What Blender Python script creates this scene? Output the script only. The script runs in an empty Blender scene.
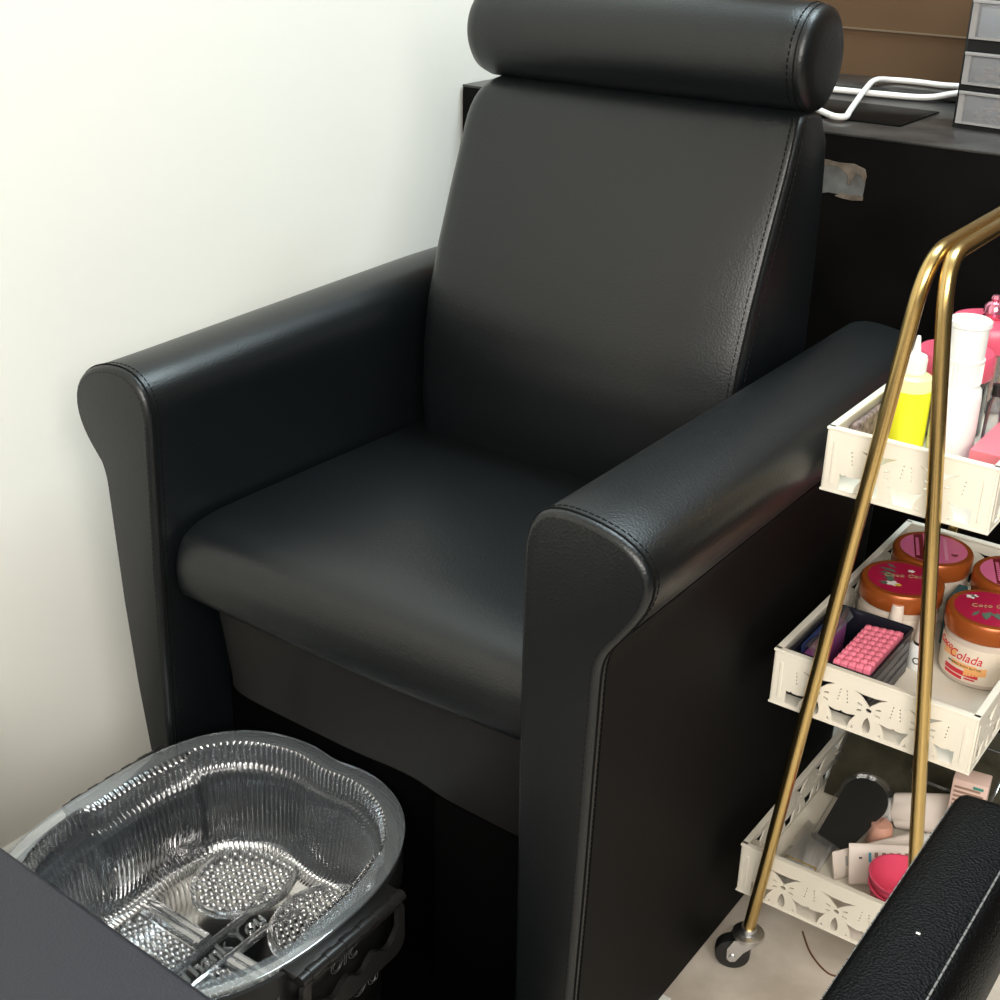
import bpy, bmesh, math, random
from math import sin, cos, pi, radians
from mathutils import Vector, Matrix
random.seed(7)
scene = bpy.context.scene
COL = scene.collection

# ------------------------------------------------------------------ camera
cam_d = bpy.data.cameras.new('camera')
cam = bpy.data.objects.new('camera', cam_d); COL.objects.link(cam)
cam_d.sensor_fit = 'HORIZONTAL'; cam_d.sensor_width = 36.0
cam_d.lens = 36.0 * 1351.0 / 1000.0
cam_d.clip_start = 0.02
RW = Matrix(((0.81202614, -0.263011, 0.52099785),
             (0.58330828, 0.33652401, -0.73925844),
             (0.01910482, 0.90419954, 0.42668279)))
cam.matrix_world = Matrix.Translation((0, 0, 1.2)) @ RW.to_4x4()
scene.camera = cam

# ------------------------------------------------------------------ light
scene.view_settings.view_transform = 'Standard'
scene.view_settings.look = 'None'
scene.view_settings.gamma = 1.0
scene.view_settings.use_curve_mapping = False
scene.view_settings.exposure = 0.0
wd = bpy.data.worlds.new('world'); scene.world = wd; wd.use_nodes = True
wd.node_tree.nodes['Background'].inputs[0].default_value = (0.95, 0.97, 1.0, 1)
wd.node_tree.nodes['Background'].inputs[1].default_value = 0.05

def area(name, loc, target, sx, sy, power, col):
    d = bpy.data.lights.new(name, 'AREA'); d.shape = 'RECTANGLE'; d.size = sx; d.size_y = sy
    d.energy = power; d.color = col
    o = bpy.data.objects.new(name, d); COL.objects.link(o); o.location = loc
    o.rotation_euler = (Vector(target) - Vector(loc)).to_track_quat('-Z', 'Y').to_euler()
    return o
area('ceiling_lamp', (-0.32, 1.8, 2.55), (-0.3, 1.6, 0), 1.2, 0.7, 48, (0.76, 0.93, 1.0))
area('front_ceiling_lamp', (0.95, -1.05, 2.1), (-0.9, 0.8, 0.35), 2.0, 1.4, 122, (1.0, 0.965, 0.90))
area('window_light', (0.35, -3.1, 1.45), (-0.8, 1.2, 0.6), 2.6, 1.9, 20, (1.0, 0.95, 0.87))

# ------------------------------------------------------------------ materials
MATS = {}
def mat(name, col, rough=0.5, metal=0.0, bump=None, noise=None, spec=0.5, trans=0.0, coat=0.0, emit=None):
    """bump=(scale,strength) fine relief; noise=(scale,amount,col2) colour variation"""
    m = bpy.data.materials.new(name); m.use_nodes = True
    nt = m.node_tree; b = nt.nodes['Principled BSDF']
    b.inputs['Base Color'].default_value = (*col, 1); b.inputs['Roughness'].default_value = rough
    b.inputs['Metallic'].default_value = metal
    b.inputs['Specular IOR Level'].default_value = spec
    b.inputs['Transmission Weight'].default_value = trans
    b.inputs['Coat Weight'].default_value = coat
    tc = nt.nodes.new('ShaderNodeTexCoord')
    if noise:
        n = nt.nodes.new('ShaderNodeTexNoise'); n.inputs['Scale'].default_value = noise[0]; n.inputs['Detail'].default_value = 5
        nt.links.new(tc.outputs['Object'], n.inputs['Vector'])
        r = nt.nodes.new('ShaderNodeValToRGB'); r.color_ramp.elements[0].position = .35; r.color_ramp.elements[1].position = .68
        r.color_ramp.elements[0].color = (*col, 1); r.color_ramp.elements[1].color = (*noise[2], 1)
        nt.links.new(n.outputs['Fac'], r.inputs['Fac'])
        nt.links.new(r.outputs['Color'], b.inputs['Base Color'])
    if bump:
        n = nt.nodes.new('ShaderNodeTexNoise' if bump[2] == 'n' else 'ShaderNodeTexVoronoi')
        n.inputs['Scale'].default_value = bump[0]
        if bump[2] == 'n': n.inputs['Detail'].default_value = 4
        nt.links.new(tc.outputs['Object'], n.inputs['Vector'])
        bp = nt.nodes.new('ShaderNodeBump'); bp.inputs['Strength'].default_value = bump[1]; bp.inputs['Distance'].default_value = 0.002
        nt.links.new(n.outputs[0], bp.inputs['Height']); nt.links.new(bp.outputs['Normal'], b.inputs['Normal'])
    MATS[name] = m
    return m
def plastic(name, tint, refl=0.06, rough=0.05, haze=0.03, hazecol=(.8, .85, .9)):
    """thin clear plastic sheet: see-through with a fresnel gloss and a trace of haze"""
    m = bpy.data.materials.new(name); m.use_nodes = True; nt = m.node_tree
    nt.nodes.remove(nt.nodes['Principled BSDF']); out = nt.nodes['Material Output']
    t = nt.nodes.new('ShaderNodeBsdfTransparent'); t.inputs[0].default_value = (*tint, 1)
    d = nt.nodes.new('ShaderNodeBsdfDiffuse'); d.inputs[0].default_value = (*hazecol, 1)
    g = nt.nodes.new('ShaderNodeBsdfGlossy'); g.inputs['Roughness'].default_value = rough
    fr = nt.nodes.new('ShaderNodeFresnel'); fr.inputs['IOR'].default_value = 1.5
    ad = nt.nodes.new('ShaderNodeMath'); ad.operation = 'MULTIPLY_ADD'; ad.use_clamp = True
    ad.inputs[1].default_value = 1.2; ad.inputs[2].default_value = refl
    nt.links.new(fr.outputs[0], ad.inputs[0])
    m1 = nt.nodes.new('ShaderNodeMixShader'); m1.inputs[0].default_value = haze
    nt.links.new(t.outputs[0], m1.inputs[1]); nt.links.new(d.outputs[0], m1.inputs[2])
    m2 = nt.nodes.new('ShaderNodeMixShader'); nt.links.new(ad.outputs[0], m2.inputs[0])
    nt.links.new(m1.outputs[0], m2.inputs[1]); nt.links.new(g.outputs[0], m2.inputs[2])
    nt.links.new(m2.outputs[0], out.inputs['Surface'])
    MATS[name] = m; return m

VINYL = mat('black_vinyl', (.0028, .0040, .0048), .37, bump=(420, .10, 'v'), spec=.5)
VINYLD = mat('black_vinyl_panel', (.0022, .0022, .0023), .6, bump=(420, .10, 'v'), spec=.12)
FLAP = mat('black_vinyl_flap', (.0045, .0043, .004), .5, bump=(420, .08, 'v'), spec=.35)
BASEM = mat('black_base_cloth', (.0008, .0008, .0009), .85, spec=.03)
THREAD = mat('black_thread', (.003, .003, .003), .7, spec=.12)
GRAIN = mat('pebbled_black_leather', (.0015, .0015, .0018), .46, bump=(480, .32, 'v'), spec=.11)
GREYTHREAD = mat('grey_thread', (.16, .16, .16), .7)
BLUEVIN = mat('slate_black_vinyl', (.022, .022, .029), .5, bump=(380, .15, 'v'), spec=.4)
WALL = mat('white_wall_paint', (.795, .785, .725), .75, bump=(38, .22, 'n'), spec=.2)
TRIM = mat('white_gloss_paint', (.82, .81, .77), .35)
FLOORM = mat('grey_beige_vinyl_floor', (.50, .435, .365), .45, noise=(14, 1, (.68, .61, .53)), bump=(60, .1, 'n'))
BLACKWOOD = mat('black_painted_wood', (.0022, .0020, .0020), .5, bump=(30, .06, 'n'), spec=.06, noise=(9, 1, (.0045, .004, .0036)))
BLACKTOP = mat('black_laminate_top', (.02, .019, .019), .28, noise=(16, 1, (.05, .047, .044)), bump=(60, .05, 'n'))
BLACKGLOSS = mat('black_gloss', (.002, .002, .002), .4, spec=.06)
BLACKPLA = mat('black_plastic', (.012, .012, .0125), .33)
GOLD = mat('brushed_gold_metal', (.60, .43, .175), .27, 1.0)
CHROME = mat('zinc_metal', (.62, .62, .62), .28, 1.0)
RUBBER = mat('black_rubber', (.012, .012, .012), .45)
WHITEMET = mat('white_enamel_metal', (.75, .70, .60), .4, spec=.35)
WHITEPLA = mat('white_plastic', (.85, .85, .83), .32)
CREAMPLA = mat('cream_plastic', (.82, .70, .60), .35)
COPPER = mat('copper_plastic_lid', (.40, .095, .018), .30, .35)
JARBODY = mat('milky_jar', (.60, .50, .42), .25)
JARLABEL = mat('cream_label', (.76, .66, .54), .45)
CRIMSON = mat('crimson_print', (.42, .010, .055), .35)
PINKPRINT = mat('pink_print', (.70, .16, .32), .35)
MAROON = mat('maroon_print', (.16, .015, .02), .4)
LEAFPRINT = mat('green_print', (.10, .17, .12), .4)
YELLOWPRINT = mat('yellow_print', (.75, .50, .06), .4)
ORANGEPRINT = mat('orange_print', (.85, .42, .15), .45)
WHITEPRINT = mat('white_print', (.85, .82, .78), .45)
TAUPEPRINT = mat('brown_print', (.30, .19, .14), .5)
BLUEPRINT = mat('blue_print', (.06, .32, .45), .5)
REDPRINT = mat('red_print', (.62, .02, .04), .4)
GOLDPRINT = mat('gold_print', (.50, .33, .18), .4)
BLACKPRINT = mat('black_print', (.01, .01, .01), .5)
GREYPRINT = mat('grey_print', (.42, .42, .42), .5)
PINKLID = mat('pink_lid', (.72, .10, .17), .32)
PINKBOX = mat('pink_box', (.80, .20, .25), .45)
LILAC = mat('lilac_pink_card', (.78, .36, .62), .5)
PINKCUP = mat('hot_pink_plastic', (.85, .10, .19), .35)
PINKFOAM = mat('pink_foam', (.86, .21, .30), .6)
YELLOWLIQ = mat('yellow_liquid', (.86, .86, .03), .3)
YELLOWBOT = mat('pale_yellow_plastic', (.80, .82, .42), .3)
PURPLE = mat('purple_film', (.30, .08, .26), .3)
NAVY = mat('navy_film', (.02, .035, .10), .25)
TUBE = mat('cream_tube_plastic', (.82, .72, .64), .38)
OLIVE = mat('dark_olive_cloth', (.036, .031, .018), .9, bump=(220, .8, 'n'), noise=(50, 1, (.05, .045, .024)))
BROWNP = mat('brown_painted_board', (.088, .049, .024), .6, bump=(6, .1, 'n'), spec=.2, noise=(5, 1, (.100, .058, .030)))
CABLE = mat('white_cable', (.82, .79, .75), .4)
PLATE = mat('worn_zinc_plate', (.20, .21, .205), .45, .3, noise=(34, 1, (.10, .095, .09)))
RAG = mat('torn_brown_paper', (.075, .058, .042), .85, noise=(70, 1, (.16, .13, .10)))
BEADS = mat('brown_nail_tips', (.62, .36, .22), .5, noise=(60, 1, (.36, .19, .11)))
BLUEDRAW = mat('pale_blue_contents', (.62, .76, .88), .5)
SKIN = mat('peach_plastic', (.72, .38, .28), .45)
TEAL = mat('teal_card', (.03, .13, .15), .5)
BROWNTHREAD = mat('brown_thread', (.13, .05, .02), .7)
CLEAR = plastic('clear_ribbed_plastic', (.90, .93, .95), .17, .09, .05, (.75, .82, .9))
CLEARRIM = plastic('clear_plastic_rim', (.90, .93, .95), .16, .12, .15, (.72, .80, .86))
CLEARDOT = plastic('clear_plastic_dots', (.95, .97, 1.0), .40, .10, .10, (.8, .88, .95))
CLEARJ = plastic('clear_acrylic', (.93, .93, .93), .05, .04, .06)
CLEARTHIN = plastic('clear_case', (.96, .96, .96), .0, .08, .012)
CLEARBAG = plastic('clear_film', (.9, .9, .9), .05, .12, .08)
FROST = plastic('frosted_drawer_plastic', (.86, .86, .87), .02, .25, .26, (.72, .74, .78))
FROSTRIM = plastic('frosted_drawer_rim', (.75, .75, .76), .03, .25, .5, (.60, .58, .57))

# ------------------------------------------------------------------ mesh builder
class MB:
    def __init__(s): s.v = []; s.f = []
    def add(s, v, f):
        n = len(s.v); s.v += [tuple(p) for p in v]; s.f += [tuple(i + n for i in q) for q in f]; return s
    def bm(s, b):
        b.verts.ensure_lookup_table(); b.verts.index_update()
        s.add([v.co[:] for v in b.verts], [[v.index for v in f.verts] for f in b.faces]); b.free(); return s
    def box(s, x0, x1, y0, y1, z0, z1, r=0.0, seg=2):
        b = bmesh.new(); bmesh.ops.create_cube(b, size=1)
        for v in b.verts: v.co = Vector((x0 + (v.co.x + .5) * (x1 - x0), y0 + (v.co.y + .5) * (y1 - y0), z0 + (v.co.z + .5) * (z1 - z0)))
        if r > 0: bmesh.ops.bevel(b, geom=list(b.edges), offset=r, segments=seg, profile=.5, affect='EDGES')
        return s.bm(b)
    def lathe(s, prof, n=32, c=(0, 0, 0)):
        V = []; F = []; m = len(prof)
        for i in range(n):
            a = 2 * pi * i / n
            for r, z in prof: V.append((c[0] + r * cos(a), c[1] + r * sin(a), c[2] + z))
        for i in range(n):
            j = (i + 1) % n
            for k in range(m - 1):
                F.append((i * m + k, j * m + k, j * m + k + 1, i * m + k + 1))
        return s.add(V, F)
    def cyl(s, p, q, r, n=16, r2=None):
        return s.tube([p, q], r, n, r_end=r2)
    def tube(s, pts, r, n=10, closed=False, r_end=None):
        P = [Vector(p) for p in pts]; V = []; F = []; m = len(P); prev = None
        for i, p in enumerate(P):
            if closed: t = P[(i + 1) % m] - P[i - 1]
            else: t = P[min(i + 1, m - 1)] - P[max(i - 1, 0)]
            t.normalize()
            if prev is None:
                u = t.orthogonal().normalized()
            else:
                u = prev - t * prev.dot(t)
                u = u.normalized() if u.length > 1e-6 else t.orthogonal().normalized()
            prev = u; w = t.cross(u)
            rr = r if r_end is None else r + (r_end - r) * i / (m - 1)
            for k in range(n):
                a = 2 * pi * k / n; V.append(p + (u * cos(a) + w * sin(a)) * rr)
        for i in range(m if closed else m - 1):
            j = (i + 1) % m
            for k in range(n):
                l = (k + 1) % n; F.append((i * n + k, i * n + l, j * n + l, j * n + k))
        if not closed:
            F.append(tuple(reversed(range(n)))); F.append(tuple((m - 1) * n + k for k in range(n)))
        return s.add(V, F)
    def loft(s, rings, cap=True, closed=True):
        m = len(rings[0]); V = [p for r in rings for p in r]; F = []
        for i in range(len(rings) - 1):
            for k in range(m if closed else m - 1):
                l = (k + 1) % m; F.append((i * m + k, i * m + l, (i + 1) * m + l, (i + 1) * m + k))
        if cap:
            F.append(tuple(reversed(range(m)))); F.append(tuple((len(rings) - 1) * m + k for k in range(m)))
        return s.add(V, F)
    def grid(s, nu, nv, fn, wrap=False):
        V = [fn(i / (nu if wrap else nu - 1), j / (nv - 1)) for i in range(nu) for j in range(nv)]; F = []
        for i in range(nu if wrap else nu - 1):
            k = (i + 1) % nu
            for j in range(nv - 1): F.append((i * nv + j, k * nv + j, k * nv + j + 1, i * nv + j + 1))
        return s.add(V, F)
    def sphere(s, c, r, n=12, m=8, sc=(1, 1, 1)):
        b = bmesh.new(); bmesh.ops.create_uvsphere(b, u_segments=n, v_segments=m, radius=r)
        for v in b.verts: v.co = Vector((c[0] + v.co.x * sc[0], c[1] + v.co.y * sc[1], c[2] + v.co.z * sc[2]))
        return s.bm(b)
    def xf(s, M):
        s.v = [tuple(M @ Vector(p)) for p in s.v]; return s
    def map(s, fn):
        s.v = [tuple(fn(*p)) for p in s.v]; return s
    def mesh(s, name, off=(0, 0, 0), angle=40, normals=True):
        me = bpy.data.meshes.new(name)
        me.from_pydata([(p[0] - off[0], p[1] - off[1], p[2] - off[2]) for p in s.v], [], s.f)
        if normals:
            b = bmesh.new(); b.from_mesh(me); bmesh.ops.recalc_face_normals(b, faces=list(b.faces)); b.to_mesh(me); b.free()
        me.shade_smooth(); me.set_sharp_from_angle(angle=radians(angle))
        return me

def curve_mesh(loops, depth, bevel=0.0):
    """filled 2-D outline with holes, as vertices and faces (x, y, z in 0..depth)"""
    cu = bpy.data.curves.new('outline', 'CURVE'); cu.dimensions = '2D'; cu.fill_mode = 'BOTH'; cu.extrude = depth / 2
    for lp in loops:
        sp = cu.splines.new('POLY'); sp.points.add(len(lp) - 1); sp.use_cyclic_u = True
        for p, q in zip(sp.points, lp): p.co = (q[0], q[1], 0, 1)
    o = bpy.data.objects.new('outline', cu); me = bpy.data.meshes.new_from_object(o)
    V = [(v.co.x, v.co.y, v.co.z + depth / 2) for v in me.vertices]; F = [tuple(p.vertices) for p in me.polygons]
    bpy.data.objects.remove(o); bpy.data.curves.remove(cu); bpy.data.meshes.remove(me)
    return V, F
def text_mesh(txt, size, depth, shear=0.0, outline=0.0):
    cu = bpy.data.curves.new('lettering', 'FONT'); cu.body = txt; cu.size = size; cu.extrude = depth / 2; cu.shear = shear
    cu.align_x = 'CENTER'; cu.align_y = 'CENTER'
    if outline: cu.fill_mode = 'NONE'; cu.extrude = 0; cu.bevel_depth = outline; cu.bevel_resolution = 1
    o = bpy.data.objects.new('lettering', cu); me = bpy.data.meshes.new_from_object(o)
    V = [tuple(v.co) for v in me.vertices]; F = [tuple(p.vertices) for p in me.polygons]
    bpy.data.objects.remove(o); bpy.data.curves.remove(cu); bpy.data.meshes.remove(me)
    return V, F
def mapped(V, org, ux, uy, uz):
    o = Vector(org); a = Vector(ux); b = Vector(uy); c = Vector(uz)
    return [tuple(o + a * p[0] + b * p[1] + c * p[2]) for p in V]

# ------------------------------------------------------------------ scene tree helpers
def thing(name, label, cat, loc=(0, 0, 0), rot=0.0, group=None):
    o = bpy.data.objects.new(name, None); COL.objects.link(o); o.location = loc; o.rotation_euler = (0, 0, rot)
    o.empty_display_size = .05
    o['label'] = label; o['category'] = cat
    if group: o['group'] = group
    return o
def root_of(o):
    while o.parent: o = o.parent
    return o
def part(name, mb, m, parent, world=True, label=None, angle=40, normals=True):
    off = root_of(parent).location if world else (0, 0, 0)
    o = bpy.data.objects.new(name, mb.mesh(name, off, angle, normals)); COL.objects.link(o); o.parent = parent
    o.data.materials.append(MATS[m] if isinstance(m, str) else m)
    if label: o['label'] = label
    return o
def single(name, mb, m, label, cat, group=None, loc=(0, 0, 0), angle=40, normals=True):
    """a thing that is one mesh; its origin at loc"""
    o = bpy.data.objects.new(name, mb.mesh(name, loc, angle, normals)); COL.objects.link(o); o.location = loc
    o.data.materials.append(m); o['label'] = label; o['category'] = cat
    if group: o['group'] = group
    return o
def struct(name, mb, m):
    o = bpy.data.objects.new(name, mb.mesh(name)); COL.objects.link(o); o.data.materials.append(m); o['kind'] = 'structure'
    return o
def kids(o): return [c for c in bpy.data.objects if c.parent == o]
def dup(root, loc, rot, label):
    r = root.copy(); COL.objects.link(r); r.location = loc; r.rotation_euler = (0, 0, rot); r['label'] = label
    for ch in kids(root):
        c = ch.copy(); COL.objects.link(c); c.parent = r
        for g in kids(ch):
            d = g.copy(); COL.objects.link(d); d.parent = c
    return r

# ------------------------------------------------------------------ geometry helpers
def bez(p0, p1, p2, p3, n):
    P = [Vector(p) for p in (p0, p1, p2, p3)]
    return [tuple(P[0] * (1 - t) ** 3 + P[1] * 3 * t * (1 - t) ** 2 + P[2] * 3 * t * t * (1 - t) + P[3] * t ** 3) for t in [i / n for i in range(n + 1)]]
def catmull(pts, per=8, closed=False):
    P = [Vector(p) for p in pts]; n = len(P); out = []
    for i in range(n if closed else n - 1):
        g = (lambda k: P[k % n]) if closed else (lambda k: P[max(0, min(n - 1, k))])
        a, b, c, d = g(i - 1), g(i), g(i + 1), g(i + 2)
        for j in range(per):
            t = j / per
            out.append(tuple(.5 * ((2 * b) + (c - a) * t + (2 * a - 5 * b + 4 * c - d) * t * t + (3 * b - a - 3 * c + d) * t ** 3)))
    if not closed: out.append(tuple(P[-1]))
    return out
def inset(poly, d):
    """move a closed 2-D polygon inwards by d along vertex normals"""
    n = len(poly); A = sum(poly[i][0] * poly[(i + 1) % n][1] - poly[(i + 1) % n][0] * poly[i][1] for i in range(n))
    sg = 1 if A > 0 else -1; out = []
    for i in range(n):
        a = Vector(poly[i - 1]); b = Vector(poly[i]); c = Vector(poly[(i + 1) % n])
        e1 = (b - a); e2 = (c - b)
        if e1.length < 1e-9 or e2.length < 1e-9: out.append(tuple(b)); continue
        e1.normalize(); e2.normalize()
        n1 = Vector((-e1.y, e1.x)) * sg; n2 = Vector((-e2.y, e2.x)) * sg
        m = n1 + n2
        m = m.normalized() if m.length > 1e-6 else n1
        k = max(.5, m.dot(n1)); out.append(tuple(b + m * (d / k)))
    return out
def round_extrude(poly, axis, a, b, ra, rb, steps=4, mid=1):
    """extrude a 2-D outline along an axis ('x': poly=(y,z), 'y': poly=(x,z)) with softly rounded ends"""
    st = []
    for i in range(steps + 1):
        t = i / steps * pi / 2; st.append((a + ra * (1 - sin(t)) , ra * (1 - cos(t)))) if False else st.append((a + ra * (1 - cos(t)), ra * (1 - sin(t))))
    for i in range(1, mid): st.append((a + ra + (b - rb - a - ra) * i / mid, 0))
    for i in range(steps + 1):
        t = (1 - i / steps) * pi / 2; st.append((b - rb * (1 - cos(t)), rb * (1 - sin(t))))
    rings = []
    for s_, d in st:
        pl = inset(poly, d) if d > 1e-6 else poly
        rings.append([((s_, p[0], p[1]) if axis == 'x' else (p[0], s_, p[1])) for p in pl])
    return rings
def dashes(mb, pts, r, dash, gap, n=6):
    """stitches along a polyline"""
    P = [Vector(p) for p in pts]; acc = 0; start = None; on = True; cur = [P[0]]
    for a, b in zip(P, P[1:]):
        L = (b - a).length; pos = 0
        while pos < L:
            need = (dash if on else gap) - acc
            stp = min(need, L - pos); pos += stp; acc += stp; q = a + (b - a) * (pos / L)
            if on: cur.append(q)
            if acc >= (dash if on else gap) - 1e-9:
                if on and len(cur) > 1: mb.tube(cur, r, n)
                on = not on; acc = 0; cur = [q]
    return mb
def rrect(x0, x1, y0, y1, r, n=5):
    out = []
    for cx_, cy_, a0 in ((x1 - r, y1 - r, 0), (x0 + r, y1 - r, pi / 2), (x0 + r, y0 + r, pi), (x1 - r, y0 + r, 1.5 * pi)):
        for i in range(n + 1):
            a = a0 + pi / 2 * i / n; out.append((cx_ + r * cos(a), cy_ + r * sin(a)))
    return out

# ================================================================== SETTING
XW = -1.325
struct('floor', MB().box(XW - .1, 1.6, -3.2, 2.35, -.06, 0), FLOORM)
struct('ceiling', MB().box(XW - .1, 1.6, -3.2, 2.35, 2.6, 2.66), TRIM)
struct('wall_left', MB().box(XW - .1, XW, -3.2, 2.35, 0, 2.6), WALL)
wb = struct('wall_back', MB().box(XW, 1.6, 2.22, 2.35, 0, 2.6), BROWNP)
bb = MB()
prof = [(XW, 0), (XW + .014, 0), (XW + .014, .012), (XW + .010, .015), (XW + .009, .021), (XW + .005, .025), (XW, .026)]
bb.loft([[(p[0], -1.2, p[1]) for p in prof], [(p[0], 1.745, p[1]) for p in prof]])
struct('baseboard_left', bb, TRIM)
# board joints of the back wall
for k, z in enumerate((.966, 1.17)):
    struct('trim_%d' % (k + 1), MB().box(XW, 1.6, 2.216, 2.221, z, z + .0025), mat('board_edge_%d' % k, (.13, .088, .052), .6))

# ================================================================== BLACK CABINET
cab = thing('cabinet', 'long black painted cabinet standing behind the black armchair against the brown wall', 'cabinet', (-.55, 1.98, 0))
part('body', MB().box(XW + .004, .25, 1.749, 2.214, 0.0, .8815, .001), BLACKWOOD, cab)
part('top', MB().box(XW + .004, .25, 1.748, 2.214, .8815, .885, .001), BLACKTOP, cab)
part('rear_ledge', MB().box(XW + .01, .25, 2.105, 2.212, .885, .897, .004), BLACKTOP, cab)
pl = MB()
rag = [(-.735, .800), (-.712, .8025), (-.700, .806), (-.690, .8055), (-.68, .8045), (-.671, .803), (-.662, .804), (-.652, .8045), (-.651, .815), (-.6505, .826), (-.652, .836), (-.658, .8435), (-.668, .8445), (-.674, .846), (-.684, .8455), (-.695, .8465), (-.705, .845), (-.735, .846)]
V, F = curve_mesh([rag], .002); pl.add(mapped(V, (0, 1.7489, 0), (1, 0, 0), (0, 0, 1), (0, -1, 0)), F)
pt = part('metal_plate', pl, PLATE, cab, label='worn silver metal plate with torn edges')
rg = MB()
for poly in ([(-.735, .843), (-.71, .841), (-.69, .842), (-.684, .838), (-.675, .832), (-.673, .822), (-.667, .829), (-.664, .837), (-.655, .832), (-.651, .824), (-.649, .834), (-.652, .843), (-.668, .848), (-.69, .847), (-.71, .849), (-.735, .847)],
             [(-.69, .803), (-.68, .8085), (-.67, .806), (-.66, .8085), (-.65, .807), (-.650, .802), (-.665, .800), (-.68, .801)]):
    V, F = curve_mesh([poly], .0015); rg.add(mapped(V, (0, 1.7468, 0), (1, 0, 0), (0, 0, 1), (0, -1, 0)), F)
part('torn_edge', rg, RAG, pt, label='torn brown paper edge')
sc = MB(); sc.lathe([(0, .002), (.0025, .0018), (.003, 0)], 12); sc.map(lambda x, y, z: (-.672 + x, 1.7468 - z, .822 + y))
part('screw', sc, RAG, pt)

part('hinge_tip', MB().box(-.7135, -.7085, 1.7455, 1.749, .757, .765, .0008), PLATE, cab, label='small grey hinge tip')
# cables and things on the cabinet
def cable(pts, r, label):
    o = single('power_cable', MB().tube(catmull(pts, 10), r, 10), CABLE, label, 'cable', 'white cables on the cabinet', loc=pts[0])
cable([(-.87, 1.95, .8985), (-.825, 1.915, .896), (-.7955, 1.882, .893), (-.757, 1.842, .8925), (-.733, 1.822, .8925), (-.722, 1.832, .8925), (-.733, 1.87, .8925), (-.752, 1.935, .8935), (-.775, 2.03, .9015), (-.787, 2.10, .907), (-.776, 2.15, .903), (-.74, 2.155, .903), (-.70, 2.15, .903), (-.665, 2.16, .903), (-.60, 2.17, .903)], .0044,
      'white cable that dips forward and loops beside the headrest on the cabinet top')
cable([(-.95, 2.06, .8912), (-.85, 2.068, .8912), (-.76, 2.072, .8915), (-.70, 2.085, .8918), (-.665, 2.10, .899), (-.635, 2.128, .9035), (-.60, 2.125, .902), (-.53, 2.13, .902)], .0046,
      'straighter white cable lying along the back of the cabinet top')
sl = MB().box(-.86, -.648, 1.845, 2.0, .8852, .8872, .0008)
single('flat_slab', sl, BLACKGLOSS, 'thin flat glossy black slab lying on the cabinet top under the white cable', 'slab', loc=(-.75, 1.92, .885))

# drawer organiser
org = thing('drawer_organizer', 'black mini drawer tower with frosted clear drawers on the cabinet top', 'organizer', (-.5945, 1.8965, .885), radians(-6))
W, D = .20, .165
fr = MB()
fr.box(0, .004, 0, D, 0, .17, .0008); fr.box(W - .004, W, 0, D, 0, .17, .0008); fr.box(.004, W - .004, D - .004, D, 0, .17)
for z0, z1 in ((0, .0055), (.0505, .057), (.1005, .115), (.166, .170)): fr.box(.004, W - .004, 0, D - .004, z0, z1)
part('frame', fr, BLACKPLA, org, world=False)
for z0, z1, c in ((.007, .0495, 0), (.058, .0995, 1), (.116, .165, 2)):
    dr = MB()
    # open-topped box: front, sides, floor, back, and a lipped front
    dr.box(.0055, W - .0055, -.003, -.0005, z0, z1, .0006); dr.box(.0075, .009, -.0005, D - .01, z0, z1 - .004)
    dr.box(W - .009, W - .0075, -.0005, D - .01, z0, z1 - .004); dr.box(.009, W - .009, 0, D - .01, z0, z0 + .0015)
    dr.box(.009, W - .009, D - .012, D - .01, z0, z1 - .004)
    d_ = part('drawer', dr, FROST, org, world=False)
    rm = MB()
    rm.box(.0055, .0135, -.0055, -.0028, z0, z1 - .004); rm.box(W - .0135, W - .0055, -.0055, -.0028, z0, z1 - .004)
    rm.box(.0135, W - .0135, -.0055, -.0028, z0, z0 + .003); rm.box(.0055, W - .0055, -.0085, -.0028, z1 - .004, z1 + .0004, .0008)
    part('rim', rm, FROSTRIM, d_, world=False)
    ct = MB()
    if c < 2:
        for i in range(110):
            x = random.uniform(.022, W - .02); y = random.uniform(.006, D - .06); z = z0 + .004 + random.uniform(0, .012 if c else .022)
            a = random.uniform(0, pi); L = .008
            ct.cyl((x - L * cos(a), y - L * sin(a) * .5, z), (x + L * cos(a), y + L * sin(a) * .5, z + random.uniform(-.003, .003)), .0022, 6)
        part('contents', ct, BEADS, d_, world=False)
    else:
        ct.box(.012, W - .012, .006, D - .02, z0 + .002, z1 - .010, .003)
        part('contents', ct, BLUEDRAW, d_, world=False)

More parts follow.
